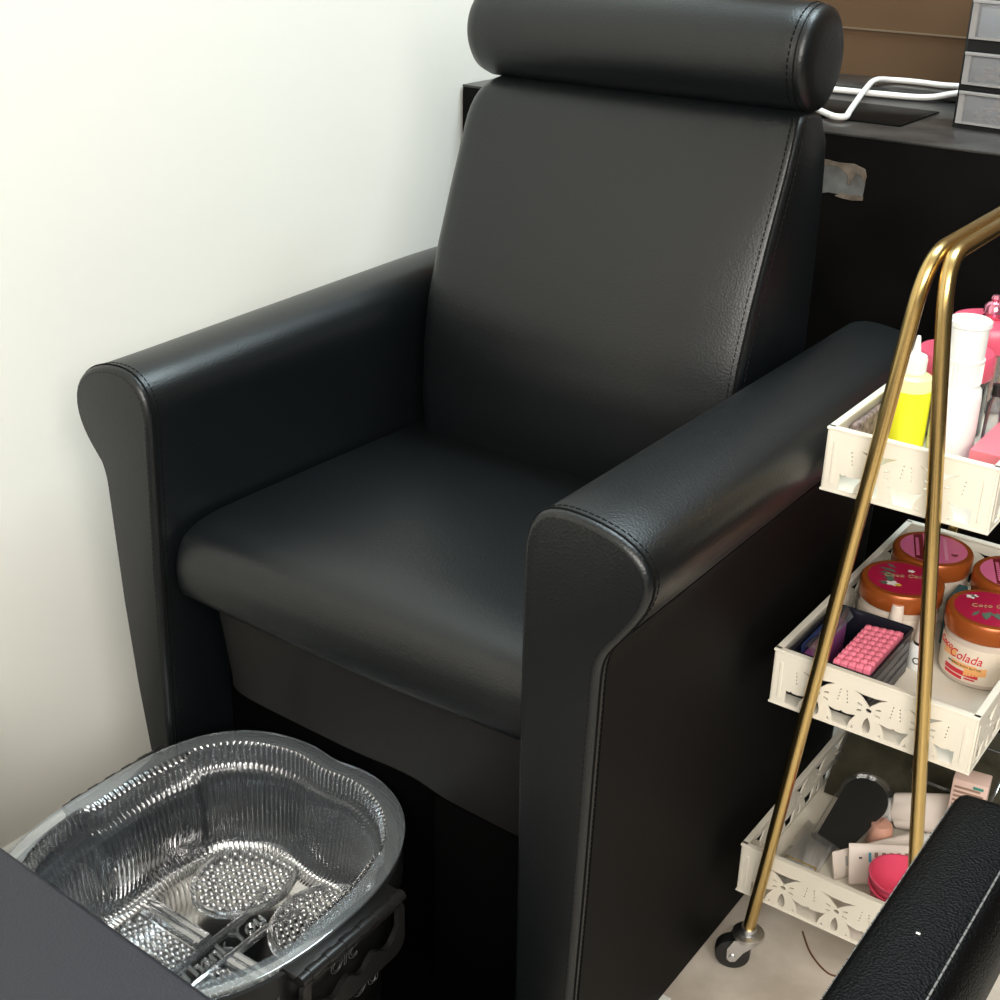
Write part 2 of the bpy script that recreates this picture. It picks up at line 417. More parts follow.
# ================================================================== ARMCHAIR
ch = thing('armchair', 'large black vinyl salon armchair with roll arms and a cylindrical headrest', 'armchair', (-.83, 1.2, 0))
YF = .868; YR = 1.562
def arm_profile(side):
    # (x, z); right arm as seen from the front, outline measured anticlockwise from the inner foot
    if side > 0:
        P = [(-.5810, .004), (-.5840, .30), (-.5862, .45), (-.5868, .56), (-.5870, .64)]
        P += bez((-.5870, .655), (-.5865, .690), (-.572, .7055), (-.545, .7055), 8)[0:]
        P += bez((-.545, .7055), (-.512, .7055), (-.4605, .696), (-.4592, .660), 10)[1:]
        P += bez((-.4592, .660), (-.459, .632), (-.486, .603), (-.4985, .583), 8)[1:]
        P += bez((-.4985, .583), (-.5035, .574), (-.5050, .566), (-.5055, .545), 5)[1:]
        P += [(-.5075, .45), (-.5105, .30), (-.515, .15), (-.518, .004)]
    else:
        P = [(-1.096, .004), (-1.0872, .243), (-1.0795, .476), (-1.0735, .585), (-1.0705, .645)]
        P += bez((-1.0700, .655), (-1.0700, .690), (-1.090, .7060), (-1.117, .7060), 8)[0:]
        P += bez((-1.117, .7060), (-1.150, .7060), (-1.1900, .690), (-1.1915, .650), 10)[1:]
        P += bez((-1.1915, .650), (-1.192, .620), (-1.168, .597), (-1.1595, .586), 8)[1:]
        P += bez((-1.1595, .586), (-1.1545, .575), (-1.1535, .566), (-1.153, .548), 5)[1:]
        P += [(-1.1477, .414), (-1.139, .30), (-1.1279, .2035), (-1.118, .11), (-1.112, .004)]
    return P
def dense(P, m):
    out = []
    for a, b in zip(P, P[1:] + P[:1]):
        L = math.hypot(b[0] - a[0], b[1] - a[1]); k = max(1, int(L / m))
        for i in range(k): out.append((a[0] + (b[0] - a[0]) * i / k, a[1] + (b[1] - a[1]) * i / k))
    return out
def dense_open(P, m): return dense(P, m)[:-max(1, int(math.hypot(P[0][0] - P[-1][0], P[0][1] - P[-1][1]) / m))] + [P[-1]]
for side in (1, -1):
    P = arm_profile(side)
    mb = MB(); mb.loft(round_extrude(dense(P, .03), 'y', YF, YR, .007, .02, 4, 10))
    op = [p for p in P if p[1] < .548 and abs(p[0] + .83) > (.318 if side > 0 else .28) - .0]
    op = [p for p in P[len(P) // 2:] if p[1] < .601]
    sp = [(p[0] + side * .0012, p[1] if p[1] > .01 else .006) for p in op]
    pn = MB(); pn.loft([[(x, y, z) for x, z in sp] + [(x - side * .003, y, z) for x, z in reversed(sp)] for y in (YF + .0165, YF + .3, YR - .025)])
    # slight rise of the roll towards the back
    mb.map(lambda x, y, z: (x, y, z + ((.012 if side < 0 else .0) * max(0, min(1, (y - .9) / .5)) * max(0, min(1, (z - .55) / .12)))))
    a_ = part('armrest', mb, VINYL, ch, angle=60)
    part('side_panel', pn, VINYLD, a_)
    line = [p for p in P if p[1] > .01]
    seam = [(p[0], YF + .0085, p[1]) for p in dense(line, .012)[:-1]]
    k = [i for i in range(len(seam)) if True]
    open_line = [(p[0], p[1]) for p in line]
    # welt along the edge of the front panel and a double row of stitches
    out1 = inset(P, -.0004)
    s1 = [(p[0], YF + .0085, p[1]) for p in out1]
    st = MB(); st.tube(s1, .0011, 6)
    in1 = inset(P, .006); st2 = [(p[0], YF + .0006, p[1]) for p in in1]
    dashes(st, st2, .0006, .0045, .0022, 5)
    out2 = inset(P, -.0001); dashes(st, [(p[0], YF + .0155, p[1]) for p in out2], .0007, .0045, .002, 5)
    part('stitching', st, THREAD, a_)

# seat cushion
xs0, xs1 = -1.0725, -.5835
prof = [(.900, .436), (.8905, .440)] + bez((.8875, .447), (.8835, .470), (.8835, .490), (.8975, .507), 8) + bez((.8975, .507), (.908, .5185), (.932, .5235), (.975, .5230), 8)[1:] + [(1.10, .521), (1.25, .517), (1.40, .512), (1.40, .436), (1.2, .436)]
mb = MB(); mb.loft(round_extrude(dense(prof, .03), 'x', xs0, xs1, .008, .008, 5, 16))
mb.map(lambda x, y, z: (x, y - .006 * max(0, 1 - ((x - (xs0 + xs1) / 2) / .24) ** 2) * (1 if y < .93 else 0) * 1.0, z + .006 * max(0, 1 - ((x + .828) / .245) ** 2) * (1 if z > .5 else 0)))
seat = part('seat_cushion', mb, VINYL, ch, angle=60)
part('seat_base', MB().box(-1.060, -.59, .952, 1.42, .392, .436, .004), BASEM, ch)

# hanging front flap under the seat
top = .43
low = [(-1.036, .318), (-1.03, .308), (-1.0, .304), (-.95, .301), (-.90, .297), (-.85, .294), (-.80, .296), (-.76, .297), (-.72, .293), (-.67, .293), (-.62, .292), (-.592, .291)]
lowc = catmull([(x, .922, z) for x, z in low], 4)
fl = MB()
fl.grid(len(lowc), 8, lambda u, v: (lowc[round(u * (len(lowc) - 1))][0], .914 + .016 * v - .004 * sin(u * 9) * v, top + (lowc[round(u * (len(lowc) - 1))][2] - top) * v))
fl.grid(len(lowc), 8, lambda u, v: (lowc[round(u * (len(lowc) - 1))][0], .922 + .016 * v - .004 * sin(u * 9) * v, top + (lowc[round(u * (len(lowc) - 1))][2] - top) * v))
n_ = len(lowc)
fl.tube([(p[0], .934 - .004 * sin(i / (n_ - 1) * 9), p[2]) for i, p in enumerate(lowc)], .0042, 8)
fl.tube([(lowc[0][0], .918 + .016 * t, top + (lowc[0][2] - top) * t) for t in (0, .5, 1)], .004, 8)
part('seat_flap', fl, FLAP, ch, label='black flap hanging under the seat')
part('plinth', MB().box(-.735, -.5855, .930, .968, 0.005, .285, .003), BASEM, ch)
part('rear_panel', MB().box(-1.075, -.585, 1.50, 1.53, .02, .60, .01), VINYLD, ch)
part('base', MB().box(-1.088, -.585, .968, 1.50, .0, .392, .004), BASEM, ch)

# backrest: side outline (y, z) from the seat, up the front, over the top, down the back
xb0, xb1 = -1.050, -.5975
front = [(1.298, .505), (1.292, .56), (1.296, .64), (1.306, .70), (1.326, .765), (1.350, .83), (1.3735, .89)]
tp = bez((1.3735, .89), (1.388, .927), (1.396, .961), (1.425, .963), 8)[1:]
back = [(1.445, .961), (1.462, .955), (1.475, .925), (1.481, .87), (1.484, .75), (1.487, .60), (1.487, .505)]
bprof = front + tp + back
bp = dense(bprof[:-1] + [bprof[-1]], .02)
def bulge(x, y, z):
    u = max(0, 1 - abs((x - (xb0 + xb1) / 2) / .225) ** 3.4); w = max(0, 1 - abs((z - .72) / .23) ** 2.2)
    fy = 1 if y < 1.43 else 0
    # rounded upper corners
    t = max(0, (z - .905) / .058); pull = (1 - math.sqrt(max(0, 1 - min(1, t) ** 2))) 
    xm = (xb0 + xb1) / 2
    if x < xm: x = x + pull * .035 * ((xm - x) / (xm - xb0)) ** 2
    else: x = x - pull * .010 * ((x - xm) / (xb1 - xm)) ** 2
    return (x, y - .024 * u * w * fy, z)
mb = MB(); mb.loft(round_extrude(bp, 'x', xb0, xb1, .026, .009, 6, 24)); mb.map(bulge)
br = part('backrest', mb, VINYL, ch, angle=60)
st = MB()
fl_ = front + tp[:6]
wl = [bulge(xb1 - .0050, p[0] - .0004, p[1] + (.0006 if p[1] > .94 else 0)) for p in dense_open(fl_, .01)]
wl = [(p[0] + .001, p[1] - .0006, p[2]) for p in wl]
st.tube(wl, .0012, 6)
dashes(st, [(p[0] + .0075, p[1] + .0068, p[2]) for p in wl], .0008, .0045, .0022, 5)
dashes(st, [(p[0] - .007, p[1] - .0006, p[2]) for p in wl], .0008, .0045, .0022, 5)
part('stitching', st, THREAD, br)

# headrest roll
hx0, hx1, hy, hz, hr = -1.047, -.600, 1.441, 1.0145, .0578
rings = []
def hring(x, r): return [(x, hy + r * cos(2 * pi * k / 48), hz + r * 1.0 * sin(2 * pi * k / 48)) for k in range(48)]
for x, r in ((hx0 - .006, .010), (hx0 - .0055, .03), (hx0 - .002, .044), (hx0 + .006, .0525), (hx0 + .018, .0565), (hx0 + .05, hr), (-.95, hr + .0005), (-.8, hr + .0005), (-.70, hr), (hx1 - .035, hr), (hx1 - .014, hr - .0006), (hx1 - .0105, hr - .0022), (hx1 - .007, hr - .0016), (hx1 - .002, .0540), (hx1 + .002, .046), (hx1 + .0035, .030), (hx1 + .004, .012)):
    rings.append(hring(x, r))
hd = part('headrest', MB().loft(rings), VINYL, ch, angle=60)
st = MB()
st.tube(hring(hx1 - .0105, hr - .0020), .0009, 6, closed=True)
r_ = hring(hx1 - .017, hr - .0003); dashes(st, r_ + r_[:1], .0009, .0045, .0025, 5)
part('stitching', st, THREAD, hd)
part('mount', MB().box(-.98, -.70, 1.43, 1.475, .93, .985, .01), VINYLD, ch)
part('foot_glide', MB().box(-.530, -.5065, 1.04, 1.088, 0.0, .004, .001), WHITEPLA, ch, label='small white foot glide')

# ================================================================== FOOT TUB
CX, CY, AX, AY = -.895, .752, .180, .202
def outline(a, k=2.9, sx=AX, sy=AY, dent=0.0):
    c, s = cos(a), sin(a)
    k = k - .5 * max(0.0, c) ** .5 if c > 0 else k
    r = (abs(c) ** k + abs(s) ** k) ** (-1 / k)
    x = sx * r * c; y = sy * r * s
    if dent:
        # both long walls step inwards where the hand grips are
        w = 1 / (1 + math.exp(-(0.068 - abs(y - .035)) * 260))
        x -= math.copysign(dent * w * min(1, abs(x) / (.6 * sx)), x)
    # the back edge waves in slightly between the two feet
    if y > 0: y -= .006 * math.exp(-((x - .0) / .03) ** 2)
    return x, y
shade_ = MB().box(-1.075, -.592, .40, .9679, 0, .005, .0015)  # added black sheet, stands in for the shade on the floor around the tub
single('floor_shade_sheet', shade_, BASEM, 'thin black sheet added as painted shade on the floor under the foot tub', 'shade sheet', loc=(-.83, .66, 0))
tub = thing('foot_tub', 'black plastic foot bath tub with side grips standing under the clear liner', 'tub', (CX, CY, 0))
NA = 120
def ring(sx, sy, z, k=2.9, dx=0.0):
    return [(CX + x, CY + y, z) for x, y in (outline(2 * pi * i / NA, k, sx, sy) for i in range(NA))]
tb = MB(); tb.loft([ring(.150, .168, .0055), ring(.156, .174, .011), ring(.160, .178, .09), ring(.168, .186, .10), ring(.171, .189, .19), ring(.180, .203, .195), ring(.181, .204, .2365), ring(.176, .198, .2365), ring(.178, .196, .195), ring(.164, .182, .19), ring(.152, .17, .09), ring(.148, .166, .03)], cap=False)
tb.add([(p[0], p[1], .03) for p in ring(.148, .166, .03)], [tuple(range(NA))])
tb.add(ring(.150, .168, .0055), [tuple(reversed(range(NA)))])
part('body', tb, BLACKPLA, tub)
for sgn in (1, -1):
    x = CX + sgn * .1815
    hb = MB()
    y0, y1 = (.683, .835) if sgn > 0 else (.715, .845)
    # grip: top shelf, ribbed bar, frame with a wavy finger opening
    hb.box(*sorted((CX + sgn * .165, CX + sgn * .190)), y0, y1, .228, .2395, .002)
    hb.tube([(CX + sgn * .193, y0, .235), (CX + sgn * .193, y1, .235)], .0062, 12)
    for k in range(6): hb.tube([(CX + sgn * .193, y0 + .012 + .024 * k, .235), (CX + sgn * .193, y0 + .024 + .024 * k, .235)], .0072, 12)
    outer = rrect(y0, y1, .165, .236, .018, 5)
    hole = [(y1 - .010, .226), (y0 + .012, .226), (y0 + .010, .196)]
    for i in range(25):
        t = i / 24; hole.append((y0 + .012 + (y1 - y0 - .03) * t, .190 + .006 * sin(t * 3 * 2 * pi) - .002 * sin(t * pi)))
    hole += [(y1 - .010, .20)]
    V, F = curve_mesh([outer, hole], .006)
    hb.add(mapped(V, (CX + sgn * .1905, 0, 0), (0, 1, 0), (0, 0, 1), (sgn, 0, 0)), F)
    part('handle', hb, BLACKPLA, tub)
DIM = mat('dim_grey_print', (.10, .10, .10), .4)
for txt, yy, zz, size in (('oic', .755, .205, .034), ('ou ou', .76, .150, .040)):
    V, F = text_mesh(txt, size, .001, .1, .0004)
    part('lettering', MB().add(mapped(V, (CX + .183, yy, zz), (0, 1, 0), (0, 0, 1), (1, 0, 0)), F), DIM, tub, label='thin grey outlined lettering')
V, F = text_mesh('C a', .045, .001, .1, .0004)
part('lettering', MB().add(mapped(V, (CX + .178, .655, .205), (-.25, .97, 0), (0, 0, 1), (.97, .25, 0)), F), DIM, tub, label='thin grey outlined lettering')

# clear liner set in the tub
ln = thing('tub_liner', 'clear ribbed plastic foot bath liner set into the black tub', 'liner', (CX, CY, .11))
NR = 168; NS = NR * 6
ROWS = [  # (scale x, scale y, z, rib amplitude, dent)
    (.1830, .2055, .2475, 0, 0), (.1830, .2055, .2505, 0, 0), (.180, .202, .2515, 0, 0), (.1685, .189, .2512, 0, 0), (.1655, .1845, .2500, 0, .004), (.164, .183, .2475, .0008, .008),
    (.1635, .1825, .244, .0014, .010), (.162, .181, .228, .0014, .012), (.1605, .1795, .222, .0034, .013), (.157, .176, .2185, .0034, .014), (.1555, .1745, .216, .0034, .014),
    (.153, .172, .205, .0034, .016), (.149, .168, .175, .0034, .017), (.145, .164, .148, .0034, .012), (.142, .161, .132, .0024, .006), (.138, .157, .121, .0018, .003), (.130, .149, .1125, .0004, 0), (.120, .139, .110, 0, 0)]
mb = MB(); V = []
for sx, sy, z, amp, dent in ROWS:
    for i in range(NS):
        a = 2 * pi * i / NS
        x, y = outline(a, 2.9, sx, sy, dent)
        L = math.hypot(x, y)
        k = 1 + amp * cos(2 * pi * NR * i / NS) / L
        V.append((CX + x * k, CY + y * k, z))
F = []
for j in range(len(ROWS) - 1):
    for i in range(NS):
        l = (i + 1) % NS; F.append((j * NS + i, j * NS + l, (j + 1) * NS + l, (j + 1) * NS + i))
F.append(tuple((len(ROWS) - 1) * NS + i for i in range(NS)))
mb.add(V, F)
NRIM = 5
mb = MB().add(V[(NRIM - 1) * NS:], [tuple(i - (NRIM - 1) * NS for i in f) for f in F[(NRIM - 1) * NS:]])
rmb = MB().add(V[:NRIM * NS], F[:(NRIM - 1) * NS])
lw = part('shell', mb, CLEAR, ln, angle=70)
part('rim', rmb, CLEARRIM, ln, angle=70, label='hazy clear rim')
for sgn in (-1, 1):
    pd = MB()
    def pt_in(x, y):  # two pads per foot: heel (back) and ball (front)
        heel = ((x - sgn * .062) / .050) ** 2 + ((y - .100) / .058) ** 2 < 1 and y > .012
        ball = abs(x - sgn * .064) < .050 and -.125 < y < -.010
        return heel or ball
    pb_ = MB()
    for i in range(12):
        for j in range(26):
            x = sgn * .062 - .055 + .010 * i + (.005 if j % 2 else 0); y = -.13 + .0110 * j
            if pt_in(x, y): (pd if y > 0 else pb_).sphere((CX + x, CY + y, .1105), .0042, 10, 6, (1, 1, 1.3))
    part('massage_dots', pd, CLEARDOT, ln); part('massage_dots', pb_, CLEARDOT, ln)
    rd = MB()
    ell = [(CX + sgn * .062 + .054 * cos(t) , CY + .100 + .064 * sin(t) if sin(t) > -.9 else CY + .100 + .064 * sin(t), .1125) for t in [2 * pi * k / 40 for k in range(40)]]
    rd.tube(ell, .0035, 8, closed=True)
    rd.tube([(CX + sgn * .118, CY + .006, .113), (CX + sgn * .022, CY + .004, .113)], .0055, 8)
    rd.tube([(CX + sgn * .118, CY - .004, .113), (CX + sgn * .022, CY - .006, .113)], .0055, 8)
    rd.tube([(CX + sgn * .016, CY - .13, .112), (CX + sgn * .016, CY + .05, .112), (CX + sgn * .03, CY + .10, .112)], .004, 8)
    for k in range(10):
        a = -1.2 + k * .2
        rd.sphere((CX + sgn * .062 - sgn * (.048) * cos(a), CY + .10 + .055 * sin(a), .1125), .003, 8, 6)
    part('floor_ridge', rd, CLEARDOT, ln)
V, F = text_mesh('Thank You', .028, .0016, .15)
tx = MB().add(mapped(V, (CX + .000, CY + .004, .1115), (0, 1, 0), (-1, 0, 0), (0, 0, 1)), F)
part('lettering', tx, CLEARRIM, ln, label='raised clear lettering')

# ================================================================== FOREGROUND PADS
fs = thing('footstool', 'dark slate vinyl stool top at the lower left in front of the tub', 'stool', (-.72, .215, 0), radians(-2.4))
part('cushion', MB().box(-.46, .40, -.27, .293, .345, .42, .008, 4), BLUEVIN, fs, world=False)
part('base', MB().box(-.42, .36, -.23, .25, .30, .345, .004), BLACKPLA, fs, world=False)
for x in (-.39, .33):
    for y in (-.20, .22): part('leg', MB().box(x - .018, x + .018, y - .018, y + .018, 0, .30, .003), BLACKPLA, fs, world=False)

arx = thing('padded_armrest', 'pebbled black leather armrest with grey topstitching in the lower right corner', 'armrest', (-.16, .5, 0))
prof = [(-.150, .490), (-.194, .496)] + bez((-.2005, .505), (-.203, .535), (-.202, .548), (-.194, .5505), 6) + [(-.17, .553), (-.150, .5525)] + bez((-.143, .551), (-.136, .5495), (-.128, .540), (-.124, .520), 6) + [(-.122, .500), (-.127, .492)]
prof = prof[::-1]
mb = MB(); mb.loft(round_extrude(dense(prof, .012), 'y', .05, .9235, .012, .016, 5, 30))
pad = part('pad', mb, GRAIN, arx, angle=60)
st = MB()
dashes(st, [(-.1435, y, .5517) for y in [.06 + .85 * i / 60 for i in range(61)]], .0008, .0065, .0018, 5)
part('topstitch', st, GREYTHREAD, pad, label='grey topstitching')
st = MB()
dashes(st, [(-.2008, y, .5420) for y in [.06 + .85 * i / 60 for i in range(61)]], .0006, .0065, .0018, 5)

part('topstitch', st, GREYTHREAD, pad, label='grey topstitching')
part('speck', MB().box(-.170, -.1672, .738, .7396, .5528, .5534), WHITEPRINT, pad, label='small white paint speck')
part('bracket', MB().box(-.175, -.15, .15, .60, .474, .491, .003), BLACKPLA, arx)
part('post', MB().box(-.176, -.149, .35, .40, .02, .474, .003), BLACKPLA, arx)
part('foot_plate', MB().box(-.20, -.10, .18, .60, 0, .02, .004), BLACKPLA, arx)

# ================================================================== TROLLEY
TX = -.3665
tr = thing('trolley', 'white three tier metal trolley with gold A-frame handles beside the armchair', 'trolley', (TX, 1.40, 0))
YA, YB = 1.190, 1.618
for sgn in (-1, 1):
    xb = TX + (-.0965 if sgn < 0 else .0985); xt = TX + (-.0085 if sgn < 0 else .0068)
    def X(z): return xb + (xt - xb) * min(1, (z - .06) / (.895 - .06))
    pts = [(X(z), YA, z) for z in (.055, .2, .4, .6, .75, .832)]
    c = bez((X(.832), YA, .832), (X(.862), YA, .864), (xt, YA + .006, .8875), (xt, YA + .040, .8895), 10)
    pts += c[1:]; pts += [(xt, YA + .15, .8895), (xt, YB - .15, .8895)]
    c = bez((xt, YB - .040, .8895), (xt, YB - .006, .8875), (X(.862), YB, .864), (X(.832), YB, .832), 10)
    pts += c; pts += [(X(z), YB, z) for z in (.75, .6, .4, .2, .055)]
    part('frame_loop', MB().tube(pts, .0074, 16), GOLD, tr)
    for y in (YA, YB):
        cx_ = xb; cm = MB()
        cm.lathe([(0, .0535), (.0175, .0535), (.0190, .0525), (.0190, .0490), (.0175, .0480), (.0160, .0480), (.0160, .0440), (0, .0440)], 28, (cx_, y, 0))
        cm.lathe([(0, .062), (.0092, .062), (.0098, .0612), (.0098, .053)], 14, (cx_, y, 0))
        dx, dy = (-.55, -.25) if y == YA else (-.6, .1)
        n = math.hypot(dx, dy); dx, dy = dx / n, dy / n; px, py = -dy, dx
        wc = (cx_ + dx * .016, y + dy * .016, .0215)
        for s_ in (-1, 1):
            o_ = .0115 * s_
            poly = [(-.013, .047), (.016, .047), (.023, .033), (.0225, .0180), (.018, .0140), (.012, .0155), (.004, .030)]
            V, F = curve_mesh([poly], .002)
            cm.add(mapped(V, (cx_ + px * (o_ - .001), y + py * (o_ - .001), 0), (dx, dy, 0), (0, 0, 1), (px, py, 0)), F)
            cm.tube([(wc[0] + px * (o_ + .003 * s_), wc[1] + py * (o_ + .003 * s_), .0215), (wc[0] + px * (o_ - .001 * s_), wc[1] + py * (o_ - .001 * s_), .0215)], .0042, 10)
        cs = part('caster', cm, CHROME, tr)
        wm = MB(); wm.lathe([(.004, -.009), (.016, -.0095), (.0205, -.008), (.0215, 0), (.0205, .008), (.016, .0095), (.004, .009)], 28)
        M = Matrix(((dx, 0, px, wc[0]), (dy, 0, py, wc[1]), (0, 1, 0, wc[2]), (0, 0, 0, 1)))
        part('wheel', wm.xf(M), RUBBER, cs, label='black caster wheel')

def butterfly_holes(L, H, n, m=.022):
    P = (L - 2 * m) / n; out = []
    k = H / .065
    def pl(pts): out.append([(x, v * k) for x, v in pts])
    q = P / .058
    for i in range(n):
        c = m + P * (i + .5)
        # gap between the upper wings
        pl([(c - .019 * q, .0505), (c - .008 * q, .0485), (c + .006 * q, .0485), (c + .019 * q, .0505), (c + .010 * q, .0455), (c + .004 * q, .040), (c, .0355), (c - .004 * q, .040), (c - .010 * q, .0455)])
        pl([(c + .0035 * cos(t), .0315 + .0026 * sin(t)) for t in [2 * pi * j / 10 for j in range(10)]])
        for s_ in (-1, 1):
            for v0, dv in ((.0352, .0012), (.0290, -.0012)):
                pl([(c + s_ * .0075, v0 - .0010), (c + s_ * .0125, v0 - .0011 + dv), (c + s_ * .0135, v0 + dv), (c + s_ * .0125, v0 + .0011 + dv), (c + s_ * .0075, v0 + .0010)])
            for j in range(4):
                v0 = .0455 - .0042 * j
                xx = c + s_ * (.0255 - (.0006 * j)) * q
                pl([(xx + .0010 * cos(t), v0 + .0012 * sin(t)) for t in [2 * pi * u / 6 for u in range(6)]])
            pl([(c + s_ * .0135, .0046), (c + s_ * .0175, .0046), (c + s_ * .0150, .0080)])
        # drop between the two lower wings
        pl([(c, .0235), (c + .0028, .019), (c + .0045, .013), (c + .0042, .0075), (c + .002, .0042), (c - .002, .0042), (c - .0042, .0075), (c - .0045, .013), (c - .0028, .019)])
    for i in range(n + 1):
        b = m + P * i; w = P / 2
        left = i > 0; right = i < n
        x0 = b - (w - .0115) if left else b - .006; x1 = b + (w - .0115) if right else b + .006
        x0b = b - (w - .0205) if left else b - .006; x1b = b + (w - .0205) if right else b + .006
        xm0 = (x0 + b) / 2
        pts = []
        if left: pts += [(x0b, .0042), (x0b - .002, .012), (x0, .0238)]
        else: pts += [(x0, .0042), (x0, .0205)]
        if left: pts += [(b - w * .55, .0212), (b - w * .25, .0192)]
        pts += [(b - .002 if left or right else b, .0195), (b, .0212), (b + .002, .0195)]
        if right: pts += [(b + w * .25, .0192), (b + w * .55, .0212)]
        if right: pts += [(x1, .0238), (x1b + .002, .012), (x1b, .0042)]
        else: pts += [(x1, .0205), (x1, .0042)]
        pl(pts)
    return out
TH = .0022
def panel(L, H, n, org, ux, un):
    V, F = curve_mesh([[(0, 0), (L, 0), (L, H), (0, H)]] + butterfly_holes(L, H, n), TH)
    mb = MB().add(mapped(V, org, ux, (0, 0, 1), un), F)
    o = Vector(org); ux = Vector(ux); un = Vector(un)
    # folded rim on top, hem at the foot, pressed bar at both ends
    def bar(u0, u1, v0, v1, d0, d1):
        c = [o + ux * u + Vector((0, 0, v)) + un * d for u in (u0, u1) for v in (v0, v1) for d in (d0, d1)]
        mb.box(min(p.x for p in c), max(p.x for p in c), min(p.y for p in c), max(p.y for p in c), min(p.z for p in c), max(p.z for p in c), .0006, 1)
    e = .0029 if abs(ux.x) > .5 else 0
    bar(-e, L + e, H - .001, H + .002, -.0048, TH + .0006)
    bar(-e, L + e, -.001, .0016, -.003, TH + .0006)
    for u in (.006, L - .010): bar(u, u + .004, .009, H - .012, TH - .0004, TH + .0008)
    return mb
TRAYS = [(TX - .0835, TX + .0815, .634, .066, 2, 6), (TX - .1100, TX + .1080, .368, .066, 3, 6), (TX - .1215, TX + .1200, .095, .067, 3, 6)]
Y0, Y1 = 1.2045, 1.602
for x0, x1, z, H, n, ns in TRAYS:
    t_ = part('tray', MB().box(x0 + .001, x1 - .001, Y0 - .001, Y1 + .001, z + .0005, z + .0045), WHITEMET, tr)
    part('side_panel', panel(x1 - x0, H, n, (x0, Y0, z), (1, 0, 0), (0, -1, 0)), WHITEMET, t_, angle=30)
    part('side_panel', panel(x1 - x0, H, n, (x0, Y1, z), (1, 0, 0), (0, 1, 0)), WHITEMET, t_, angle=30)
    part('side_panel', panel(Y1 - Y0, H, ns, (x0, Y0, z), (0, 1, 0), (-1, 0, 0)), WHITEMET, t_, angle=30)
    part('side_panel', panel(Y1 - Y0, H, ns, (x1, Y0, z), (0, 1, 0), (1, 0, 0)), WHITEMET, t_, angle=30)
zt, zm, zl = .6388, .3728, .0998

# ------------------------------------------------------------------ top tier contents
b = thing('nozzle_bottle', 'yellow liquid bottle with white nozzle cap in the top tray', 'bottle', (-.418, 1.335, zt))
part('body', MB().lathe([(0, 0), (.020, 0), (.0215, .002), (.0215, .080), (.0205, .086), (.014, .090), (.011, .091), (0, .091)], 28), YELLOWBOT, b, world=False)
part('liquid', MB().lathe([(0, .001), (.0218, .0015), (.02185, .073), (0, .073)], 28), YELLOWLIQ, b, world=False)
part('cap', MB().lathe([(.0125, .090), (.0125, .106), (.0112, .109), (.006, .110), (.0042, .114), (.0022, .128), (.0018, .1295), (0, .1295)], 24), WHITEPLA, b, world=False)

b = thing('dispenser_bottle', 'tall white bottle with a ribbed collar and cup top in the top tray', 'bottle', (-.3715, 1.345, zt))
part('body', MB().lathe([(0, 0), (.0225, 0), (.024, .002), (.0235, .072), (.0225, .081), (.017, .087), (0, .087)], 32), WHITEPLA, b, world=False)
cl = MB()
for k in range(30):
    a = 2 * pi * k / 30; cl.cyl((.0196 * cos(a), .0196 * sin(a), .088), (.0196 * cos(a), .0196 * sin(a), .110), .0010, 6)
cl.lathe([(0, .086), (.0195, .086), (.0197, .1105), (.0208, .112), (.0208, .114), (0, .114)], 32)
part('collar', cl, WHITEPLA, b, world=False)
part('pump_cup', MB().lathe([(0, .113), (.0192, .113), (.0194, .147), (.0215, .1485), (.0215, .1535), (.020, .1545), (.016, .149), (.006, .1465), (0, .1465)], 32), WHITEPLA, b, world=False)

def pink_jar(loc, s, label, knob, fill, inner):
    j = thing('lidded_jar', label, 'jar', loc)
    part('body', MB().lathe([(0, 0), (.028 * s, 0), (.030 * s, .002), (.030 * s, .050 * s), (.0285 * s, .0505 * s), (.0285 * s, .003), (0, .003)], 32), CLEARJ, j, world=False)
    if fill: part('contents', inner, fill, j, world=False)
    part('lid', MB().lathe([(0, .050 * s), (.0315 * s, .050 * s), (.0325 * s, .052 * s), (.0325 * s, .066 * s), (.030 * s, .070 * s), (.020 * s, .071 * s), (0, .0715 * s)], 36), PINKLID, j, world=False)
    if knob:
        part('knob', MB().lathe([(.010, .0710 * s), (.012, .0715 * s + .002), (.0085, .0715 * s + .004), (.012, .0715 * s + .007), (.0115, .0715 * s + .014), (.008, .0715 * s + .018), (.0045, .0715 * s + .020), (.006, .0715 * s + .023), (.004, .0715 * s + .0265), (0, .0715 * s + .027)], 20), mat('rosy_chrome', (.85, .30, .42), .15, .8), j, world=False)
    return j
sticks = MB()
for k in range(26):
    a = random.uniform(0, 2 * pi); r = .018 * math.sqrt(random.random())
    sticks.cyl((r * 1.4 * cos(a), r * 1.4 * sin(a), .004), (r * 1.7 * cos(a), r * 1.7 * sin(a), .066), .0013, 6)
pink_jar((-.405, 1.432, zt), 1.30, 'pink lidded jar behind the yellow and white bottles in the top tray', False, BEADS, MB().lathe([(0, .004), (.034, .004), (.034, .04), (0, .044)], 24))
pink_jar((-.401, 1.538, zt), 1.43, 'large pink lidded jar with a shiny knob at the back of the top tray', True, mat('wooden_sticks', (.62, .33, .14), .6), sticks)
gl = thing('glass_vial', 'clear slim vial between the white bottle and the pink box', 'vial', (-.346, 1.40, zt))
part('body', MB().lathe([(0, 0), (.008, 0), (.009, .002), (.009, .052), (.0055, .058), (.0055, .062)], 20), CLEARJ, gl, world=False)
part('cap', MB().lathe([(0, .062), (.0065, .062), (.0065, .074), (0, .075)], 16), BLACKPLA, gl, world=False)
pb = thing('pink_box', 'pink cardboard box with a lilac side in the right of the top tray', 'box', (-.316, 1.385, zt))
part('body', MB().box(-.023, .023, -.08, .05, 0, .027, .001), LILAC, pb, world=False)
part('lid', MB().box(-.0236, .0236, -.0806, .0506, .020, .034, .0012), PINKBOX, pb, world=False)
